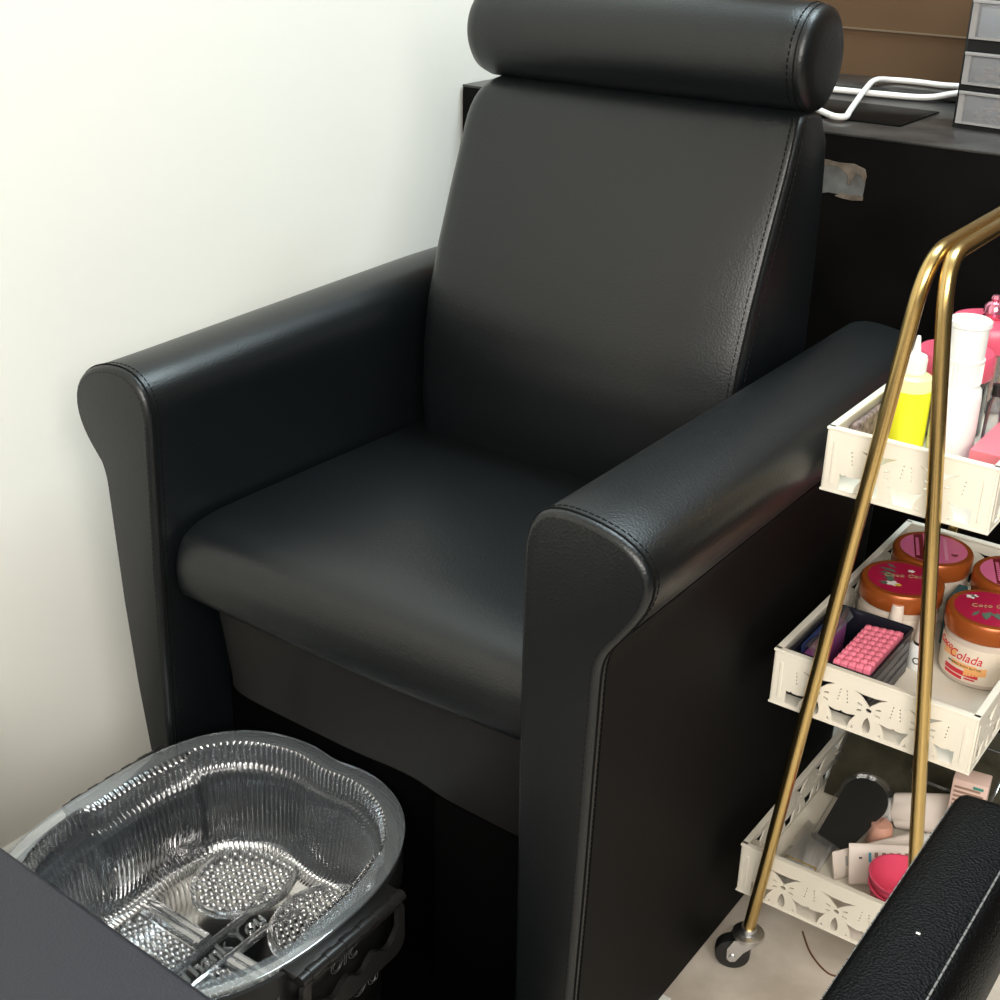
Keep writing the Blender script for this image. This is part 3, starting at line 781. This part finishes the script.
dk = thing('patterned_pouch', 'grey brown spotted pouch in the left corner of the top tray', 'pouch', (-.4425, 1.30, zt))
part('body', MB().box(-.005, .003, -.05, .05, 0, .052, .0035, 3), mat('spotted_pouch', (.33, .24, .22), .6, noise=(120, 1, (.04, .03, .03))), dk, world=False)

# ------------------------------------------------------------------ middle tier contents
def scrub_jar(loc, rot, label, kind):
    j = thing('cosmetic_jar', label, 'jar', loc, rot, 'copper lidded jars in the middle tray')
    R = .0455
    bd = part('body', MB().lathe([(0, 0), (R - .005, 0), (R - .0015, .003), (R - .0005, .010), (R - .0008, .056), (R - .003, .060), (0, .060)], 48), JARBODY, j, world=False)
    lb = MB(); lb.grid(61, 8, lambda u, v: ((R + .0003) * cos(-2.4 + u * 4.8 - pi / 2), (R + .0003) * sin(-2.4 + u * 4.8 - pi / 2), .008 + .043 * v))
    part('paper_band', lb, JARLABEL, bd, world=False, normals=False)
    def wrap(V, a0, z0, d): return [((R + d + p[2]) * cos(a0 + p[0] / R), (R + d + p[2]) * sin(a0 + p[0] / R), z0 + p[1]) for p in V]
    def strokes(m, name, items):
        mb = MB()
        for a, z, w, h, sk in items:
            pts = [(-w / 2, -h / 2), (w / 2, -h / 2 + sk), (w / 2 * .96, h / 2 + sk), (-w / 2 * .98, h / 2)]
            n = 12; V = []; F = []
            for i in range(n + 1):
                t = i / n
                lo = pts[0][1] + (pts[1][1] - pts[0][1]) * t; hi = pts[3][1] + (pts[2][1] - pts[3][1]) * t; x = -w / 2 + w * t
                V += [(x, lo, 0), (x, hi, 0)]
            for i in range(n): F.append((2 * i, 2 * i + 2, 2 * i + 3, 2 * i + 1))
            mb.add(wrap(V, a, z, .0006), F)
        part(name, mb, m, bd, world=False, normals=False)
    F0 = -pi / 2
    if kind == 'front':
        strokes(ORANGEPRINT, 'orange_splash', [(F0 - 1.0, .036, .020, .010, .002), (F0 - .25, .021, .024, .010, .004), (F0 - .55, .027, .03, .006, 0)])
        strokes(REDPRINT, 'red_stripe', [(F0 - .62, .0185, .042, .0058, -.001), (F0 - .80, .0125, .024, .004, -.001), (F0 - .35, .0125, .012, .002, 0)])
        tm = MB(); V, F = text_mesh('Coco', .0115, .0006, .25); tm.add(wrap([(p[0], p[1] * 1.1, p[2]) for p in V], F0 - 1.22, .0430, .0006), F)
        V, F = text_mesh('Colada', .0140, .0006, .25); tm.add(wrap([(p[0], p[1] * 1.1, p[2]) for p in V], F0 - .56, .0375, .0006), F)
        part('lettering', tm, REDPRINT, bd, world=False)
        tm = MB(); V, F = text_mesh('WHIPPED BODY BUTTER', .0036, .0004); tm.add(wrap(V, F0 - .55, .0265, .0006), F)
        part('lettering', tm, BLACKPRINT, bd, world=False)
    ld = part('lid', MB().lathe([(R - .004, .0595), (R + .0015, .0595), (R + .0022, .061), (R + .0022, .0790), (R + .0005, .0815), (R - .004, .0822), (R - .006, .0818), (0, .0818)], 56), COPPER, j, world=False)
    r2 = R - .0058; zt_ = .0820
    def disc(m, name, pts_list, z, par=ld):
        mb = MB()
        for i_, p in enumerate(pts_list): mb.add([(x, y, z + i_ * .00004) for x, y in p], [tuple(range(len(p)))])
        return part(name, mb, m, par, world=False, normals=False)
    circ = [(r2 * cos(2 * pi * k / 48), r2 * sin(2 * pi * k / 48)) for k in range(48)]
    def clip(pts): 
        return [(x, y) if math.hypot(x, y) < r2 - .0005 else (x * (r2 - .0005) / math.hypot(x, y), y * (r2 - .0005) / math.hypot(x, y)) for x, y in pts]
    if kind in ('front', 'leafy'):
        disc(CRIMSON, 'lid_print', [circ], zt_)
        leaves = []
        rng = random.Random(3 if kind == 'front' else 5)
        for k in range(16):
            a = rng.uniform(-.6, .6) + (-pi / 2 if kind == 'front' else pi * .95); r0 = .014; r1 = r0 + rng.uniform(.010, .02)
            w = .0026; ca, sa = cos(a), sin(a)
            if kind == 'front': ox, oy = rng.uniform(-.014, .022), .004
            else: ox, oy = .004, rng.uniform(-.018, .016)
            pt = [(ox + r0 * ca, oy + r0 * sa), (ox + (r0 + r1) / 2 * ca - w * sa, oy + (r0 + r1) / 2 * sa + w * ca), (ox + r1 * ca, oy + r1 * sa), (ox + (r0 + r1) / 2 * ca + w * sa, oy + (r0 + r1) / 2 * sa - w * ca)]
            leaves.append(clip(pt)[::-1])
        disc(LEAFPRINT, 'leaf_print', leaves, zt_ + .0003)
        fl = []
        if kind == 'front':
            cxs = [(-.020, .022, .0055), (-.016, .024, .004), (.030, -.004, .006), (.026, -.018, .005)]
        else: cxs = [(-.012, -.018, .007), (.010, .018, .004)]
        for x, y, r in cxs: fl.append(clip([(x + r * (1 + .25 * cos(5 * t)) * cos(t), y + r * (.8 + .2 * cos(5 * t)) * sin(t)) for t in [2 * pi * k / 20 for k in range(20)]]))
        for f_ in fl: disc(WHITEPRINT, 'flower_print', [f_], zt_ + .0012)
        if kind == 'leafy': disc(YELLOWPRINT, 'flower_center', [[(-.006 + .004 * cos(t), -.021 + .003 * sin(t)) for t in [2 * pi * k / 12 for k in range(12)]]], zt_ + .0014)
        tm = MB(); V, F = text_mesh('Coco Colada', .0105, .0004, .25)
        tm.add(mapped(V, (.006, .004, zt_ + .0015), (cos(.1), sin(.1), 0), (-sin(.1), cos(.1), 0), (0, 0, 1)), F)
        part('lid_lettering', tm, GOLDPRINT, ld, world=False)
    else:
        disc(PINKPRINT, 'lid_print', [circ], zt_)
        disc(MAROON, 'lid_stripe', [clip([(-.026, -.036), (-.012, -.038), (-.012, .038), (-.026, .036)])], zt_ + .0003)
        tm = MB(); V, F = text_mesh('TROPIC', .0075, .0004)
        tm = MB()
        for i in range(9): tm.box(-.021, -.017, -.024 + i * .0055, -.0205 + i * .0055, zt_ + .0003, zt_ + .0006)
        part('lid_lettering', tm, PINKPRINT, ld, world=False)
        disc(mat('pale_pink_print', (.78, .32, .46), .35), 'pale_stripe', [clip([(-.005, -.034), (.004, -.036), (.004, .036), (-.005, .034)]), clip([(.012, -.03), (.016, -.03), (.016, .03), (.012, .03)])], zt_ + .0003)
        disc(MAROON, 'heart_print', [[(.024 + .0045 * (16 * sin(t) ** 3) / 16, -.014 + .0045 * (13 * cos(t) - 5 * cos(2 * t) - 2 * cos(3 * t) - cos(4 * t)) / 16) for t in [-2 * pi * k / 24 for k in range(24)]]], zt_ + .0004)
    return j
RF = radians(22)
scrub_jar((-.3095, 1.398, zm), RF, 'front copper lidded jar with a crimson lid and red Coco Colada lettering on its side', 'front')
scrub_jar((-.4150, 1.407, zm), RF, 'copper lidded jar with a leafy crimson lid behind the cream polish caps', 'leafy')
scrub_jar((-.4130, 1.505, zm), RF, 'copper lidded jar with a pink lid in the far back corner of the middle tray', 'pink')
scrub_jar((-.3130, 1.500, zm), RF, 'copper lidded jar with a pink lid behind the front Coco Colada jar', 'pink')

def polish(loc, label, txt):
    p = thing('nail_polish_bottle', label, 'nail polish', loc, RF, 'nail polish bottles in the middle tray')
    bd = part('body', MB().lathe([(0, 0), (.0125, 0), (.0138, .002), (.0138, .026), (.011, .031), (.006, .033), (0, .033)], 28), WHITEPLA if txt else CREAMPLA, p, world=False)
    if txt:
        V, F = text_mesh('OPI', .012, .0005); R = .0139
        part('lettering', MB().add([((R + .0003 + q[2]) * cos(-pi / 2 + q[0] / R), (R + .0003 + q[2]) * sin(-pi / 2 + q[0] / R), .014 + q[1]) for q in V], F), BLACKPRINT, bd, world=False)
    part('cap', MB().lathe([(0, .033), (.0092, .033), (.0092, .036), (.0068, .070), (.0060, .0715), (0, .0708)], 24), CREAMPLA, p, world=False)
    part('neck_ring', MB().lathe([(.007, .0315), (.0097, .0315), (.0097, .035), (.007, .035)], 24), BLACKPLA, p, world=False)
polish((-.3690, 1.365, zm), 'white nail polish bottle with a cream cap in front of the jars', True)
polish((-.402, 1.3625, zm), 'cream capped nail polish bottle right behind the black box', False)
tc_ = thing('teal_packet', 'small dark teal packet between the two left jars and the front jar', 'packet', (-.362, 1.452, zm))
part('body', MB().box(-.006, .006, -.022, .022, 0, .062, .002), TEAL, tc_, world=False)

bx = thing('open_box', 'black open box holding pink scalloped strips in the middle tray', 'box', (-.421, 1.285, zm))
x0, x1, y0, y1, h = -.046, .044, -.064, .062, .056
mb = MB()
mb.box(x0, x1, y0, y1, 0, .0015); mb.box(x0, x0 + .0015, y0, y1, 0, h, .0005); mb.box(x1 - .0015, x1, y0, y1, 0, h, .0005); mb.box(x0, x1, y0, y0 + .0015, 0, h, .0005); mb.box(x0, x1, y1 - .0015, y1, 0, h, .0005)
rim = rrect(x0 - .0008, x1 + .0008, y0 - .0008, y1 + .0008, .004, 4); mb.tube([(p[0], p[1], h) for p in rim], .0016, 8, closed=True)
part('shell', mb, NAVY if False else mat('black_navy_plastic', (.008, .009, .016), .35), bx, world=False)
sd = MB()
for z in (.012, .026, .040): sd.box(x1 - .0002, x1 + .0008, y0 + .006, y1 - .004, z - .004, z + .004, .0003, 1)
part('side_band', sd, mat('grey_side_print', (.10, .10, .11), .5), bx, world=False)
place = ['nearest the right edge', 'second from the right', 'in the middle', 'second from the left', 'nearest the purple packet']
def strip(k):
    mb = MB(); n = 9; xx = -.421 + .0375 - .0085 * k; yb = 1.285 - .058
    top = .0615 - (0.001 * k)
    pts = []
    for i in range(n):
        for t in (0, .2, .4, .6, .8):
            pts.append((yb + (i + t) * .0108, zm + top + .0022 * math.sqrt(max(0, 1 - (2 * t - 1) ** 2)) - .002))
    pts.append((yb + n * .0108, zm + top - .002))
    poly = [(yb, zm + .003)] + pts + [(yb + n * .0108, zm + .003)]
    V, F = curve_mesh([poly], .0076)
    mb.add(mapped(V, (xx - .0038, 0, 0), (0, 1, 0), (0, 0, 1), (1, 0, 0)), F)
    for i in range(n):  # rounded knuckles along the top and the front end
        mb.sphere((xx, yb + (i + .5) * .0108, zm + top - .002), .0044, 10, 7, (.9, 1.1, .75))
    for z in (.046, .036, .026): mb.sphere((xx, yb, zm + z), .0042, 10, 7, (.9, .6, 1))
    single('toe_separator', mb, PINKFOAM, 'pink scalloped foam strip in the black box, ' + place[k], 'foam strip', 'pink foam strips in the black box', loc=(xx, 1.285, zm), angle=50)
for k in range(5): strip(k)
pk = thing('film_packet', 'purple and navy packet in clear film beside the pink strips', 'packet', (-.453, 1.285, zm))
part('card', MB().box(-.006, .006, -.055, .048, .004, .050, .004, 3), PURPLE, pk, world=False)
part('backing', MB().box(-.0092, -.0065, -.05, .054, .006, .058, .001), NAVY, pk, world=False)
fm = MB(); fm.grid(14, 10, lambda u, v: (-.0088 + .018 * v, -.056 + .112 * u, .051 + .010 * sin(u * 7 + v * 3) * v * (1 - v) * 2 + .006 * sin(v * pi)))
part('film', fm, CLEARBAG, pk, world=False, angle=80)

# ------------------------------------------------------------------ lower tier contents
tw = MB()
def towel(u, v):
    x = TX - .113 + .226 * u; y = 1.435 + .155 * v
    z = zl + .008 + .070 * (v ** .7) + .006 * sin(u * 11 + v * 4) * v + .004 * sin(v * 17 + u * 5)
    return (x, y, z)
tw.grid(40, 26, towel)
tw.grid(40, 6, lambda u, v: (towel(u, 1)[0], 1.59 + .001 * v, zl + .001 + (towel(u, 1)[2] - zl - .001) * (1 - v)))
tw.grid(40, 4, lambda u, v: (towel(u, 0)[0], 1.435, zl + .001 + (towel(u, 0)[2] - zl - .001) * v))
tw.grid(26, 4, lambda u, v: (TX - .113, 1.435 + .155 * u, zl + .001 + (towel(0, u)[2] - zl - .001) * v))
tw.grid(26, 4, lambda u, v: (TX + .113, 1.435 + .155 * u, zl + .001 + (towel(1, u)[2] - zl - .001) * v))
single('folded_towel', tw, OLIVE, 'dark olive towel filling the back of the bottom tray', 'towel', loc=(TX, 1.52, zl), angle=70)

# black oval file in a clear case, leaning on the towel
def slab_outline(w0, w1, L, n=16):
    pts = [(-w0, 0), (w0, 0)]
    pts += [(w1 * cos(t), L - w1 + w1 * sin(t)) for t in [pi * k / n for k in range(n + 1)]]
    return pts
mc = thing('cased_mirror', 'black rounded paddle in a clear plastic case leaning in the bottom tray', 'mirror', (-.423, 1.322, zl + .0185))
up = Vector((.014, .080, .036)).normalized(); ac = Vector((.90, .42, 0.0)); ac = (ac - up * ac.dot(up)).normalized(); nn = ac.cross(up)
V, F = curve_mesh([slab_outline(.020, .0285, .102)], .004)
part('paddle', MB().add(mapped(V, (0, 0, 0), ac, up, nn), F), BLACKGLOSS, mc, world=False)
V, F = curve_mesh([slab_outline(.025, .0335, .116)], .012)
part('case', MB().add(mapped(V, tuple(-up * .007 - nn * .004), ac, up, nn), F), CLEARTHIN, mc, world=False)

def flat_tube(loc, ac, up, w, L, label, prints, name='cosmetic_tube'):
    """squeezed cosmetic tube: crimped flat end at up=L, round shoulder and cap at 0"""
    t = thing(name, label, 'tube', loc)
    ac = Vector(ac).normalized(); up = Vector(up).normalized(); up = (up - ac * up.dot(ac)).normalized(); nn = ac.cross(up)
    def ring_(l, a, b): return [tuple(up * l + ac * (a * cos(2 * pi * k / 28)) + nn * (b * sin(2 * pi * k / 28))) for k in range(28)]
    mb = MB().loft([ring_(0, w * .55, w * .5), ring_(.004, w * .86, w * .58), ring_(L * .3, w * .93, w * .48), ring_(L * .65, w * .98, w * .28), ring_(L * .92, w, .0030), ring_(L, w, .0014)])
    bd = part('body', mb, TUBE, t, world=False)
    for m, nm, items in prints:
        pm = MB()
        for (a, l, wa, wl) in items:
            def off(l_, a_):
                f = max(0, 1 - (a_ / w) ** 2) ** .5
                b = (w * .48 + (w * .28 - w * .48) * (l_ / L - .3) / .35) if l_ < L * .65 else (w * .28 + (.003 - w * .28) * (l_ / L - .65) / .27)
                return max(b, .0016) * f + .0008
            n = 6; Vv = []; Ff = []
            for i in range(n + 1):
                for j in (0, 1):
                    a_ = a + wa * (j - .5); l_ = l + wl * (i / n - .5)
                    Vv.append(tuple(up * l_ + ac * a_ + nn * off(l_, a_)))
            for i in range(n): Ff.append((2 * i, 2 * i + 1, 2 * i + 3, 2 * i + 2))
            pm.add(Vv, Ff)
        part(nm, pm, m, bd, world=False, normals=False)
    part('cap', MB().loft([ring_(-.016, w * .50, w * .50), ring_(-.015, w * .55, w * .52), ring_(0, w * .58, w * .54)]), WHITEPLA, t, world=False)
    return t
rows = [(TAUPEPRINT, 'small_print', [(-.016 + .0011 * (k % 4) + .0085 * (k // 4), .062 - .004 * (k % 3), .0006, .040) for k in range(18)]),
        (BLUEPRINT, 'blue_print', [(-.013, .1075, .009, .003), (.007, .1075, .010, .003)]), (BLACKPRINT, 'black_mark', [(.0155, .118, .002, .003)])]
rows2 = [(TAUPEPRINT, 'small_print', [(-.012 + .0042 * k, .06, .0022, .045) for k in range(7)])] + rows[1:]
# lies across the tray, crimped end to the left
flat_tube((-.2835, 1.362, zl + .0285), (-.26, .365, .89), (-.81, -.58, .0), .0245, .128, 'cream tube with brown small print and two blue words next to the pink cups', [(TAUPEPRINT, 'small_print', [(-.002, .0965 - .0088 * k, .034, .0042) for k in range(8)]), (BLUEPRINT, 'blue_print', [(-.010, .104, .011, .0032), (.009, .104, .011, .0032)]), (BLACKPRINT, 'black_mark', [(.008, .115, .0022, .0035)])])
flat_tube((-.336, 1.389, zl + .0180), (-.25, .165, .95), (-.55, -.83, .0), .018, .125, 'plain white tube lying under the printed cream tube', [(GREYPRINT, 'grey_print', [(.004, .108, .012, .003)])])
flat_tube((-.384, 1.424, zl + .024), (-.3, .35, .85), (.80, .16, .50), .026, .105, 'plain peach cream tube resting behind the printed tube', [], 'lotion_tube')
for k, (dx, dz) in enumerate(((0, .0), (.001, .0075), (-.001, .015))):
    c = MB(); R = .036; zz = zl + .004 + dz
    c.lathe([(0, 0), (R * .70, 0), (R * .74, .002), (R * .99, .044), (R * 1.03, .0452), (R * 1.03, .0468), (R * .97, .0470), (R * .70, .0035), (0, .003)], 40, (-.3165 + dx, 1.262 + dx, zz))
    single('pink_cup', c, PINKCUP, ['bottom cup of the nested hot pink cups', 'middle cup of the nested hot pink cups', 'top cup of the nested hot pink cups'][k] + ' in the bottom tray', 'cup', 'nested pink cups', loc=(-.3165, 1.262, zz))
wp = thing('wrapped_pads', 'white paper packet with an orange line in the bottom tray', 'packet', (-.441, 1.29, zl))
part('paper', MB().box(-.020, .020, -.05, .045, .0005, .014, .004, 3), WHITEPRINT, wp, world=False)
part('orange_line', MB().box(-.0202, .0202, -.018, -.0155, .006, .0146), YELLOWPRINT, wp, world=False)
fm = MB(); fm.grid(16, 12, lambda u, v: (-.024 + .05 * u, -.07 + .13 * v, .0165 + .010 * sin(u * pi) * sin(v * pi) + .003 * sin(u * 15 + v * 9)))
part('film', fm, CLEARBAG, wp, world=False, angle=80)
cp = thing('clear_clip_box', 'clear plastic frame lying on the olive towel', 'frame', (-.335, 1.50, zl + .073))
pp = rrect(-.045, .055, -.04, .035, .008, 4)
part('rim', MB().tube([(p[0], p[1], .0 + .4 * (p[1] + .0)) for p in pp], .0022, 8, closed=True), CLEARJ, cp, world=False)
bl = thing('black_cap', 'small black cap behind the printed cream tube', 'cap', (-.402, 1.405, zl + .030))
part('body', MB().lathe([(0, 0), (.013, 0), (.014, .002), (.013, .014), (.011, .017), (0, .018)], 24), BLACKPLA, bl, world=False)
part('stem', MB().cyl((0, 0, -.0295), (0, 0, 0), .006, 12), BLACKPLA, bl, world=False)
pp_ = thing('peach_pot', 'small peach pot beside the black paddle', 'pot', (-.381, 1.372, zl))
part('body', MB().lathe([(0, 0), (.013, 0), (.015, .003), (.015, .032), (.012, .038), (0, .039)], 24), SKIN, pp_, world=False)
ct = thing('printed_carton', 'pale pink carton with brown print standing behind the tubes in the bottom tray', 'carton', (-.294, 1.414, zl + .0005), radians(8))
part('body', MB().box(-.022, .019, -.012, .016, 0, .120, .0012), mat('pale_pink_card', (.70, .50, .43), .55), ct, world=False)
pr = MB()
for k in range(17): pr.box(-.019, .015 - .004 * (k % 3), -.0126, -.0119, .006 + .0064 * k, .0088 + .0064 * k)
part('small_print', pr, TAUPEPRINT, ct, world=False)
part('green_print', MB().box(.002, .014, -.0128, -.0119, .1125, .1160), mat('green_ink', (.05, .25, .2), .5), ct, world=False)

# loose thread on the floor
single('loose_thread', MB().tube(catmull([(-.43, 1.285, .0013), (-.405, 1.255, .0013), (-.375, 1.238, .0013), (-.352, 1.245, .0013), (-.362, 1.225, .0013), (-.33, 1.20, .0013), (-.31, 1.215, .0013), (-.30, 1.18, .0013)], 8), .0011, 6), BROWNTHREAD,
       'thin brown thread lying on the floor under the trolley', 'thread', loc=(-.43, 1.285, 0))
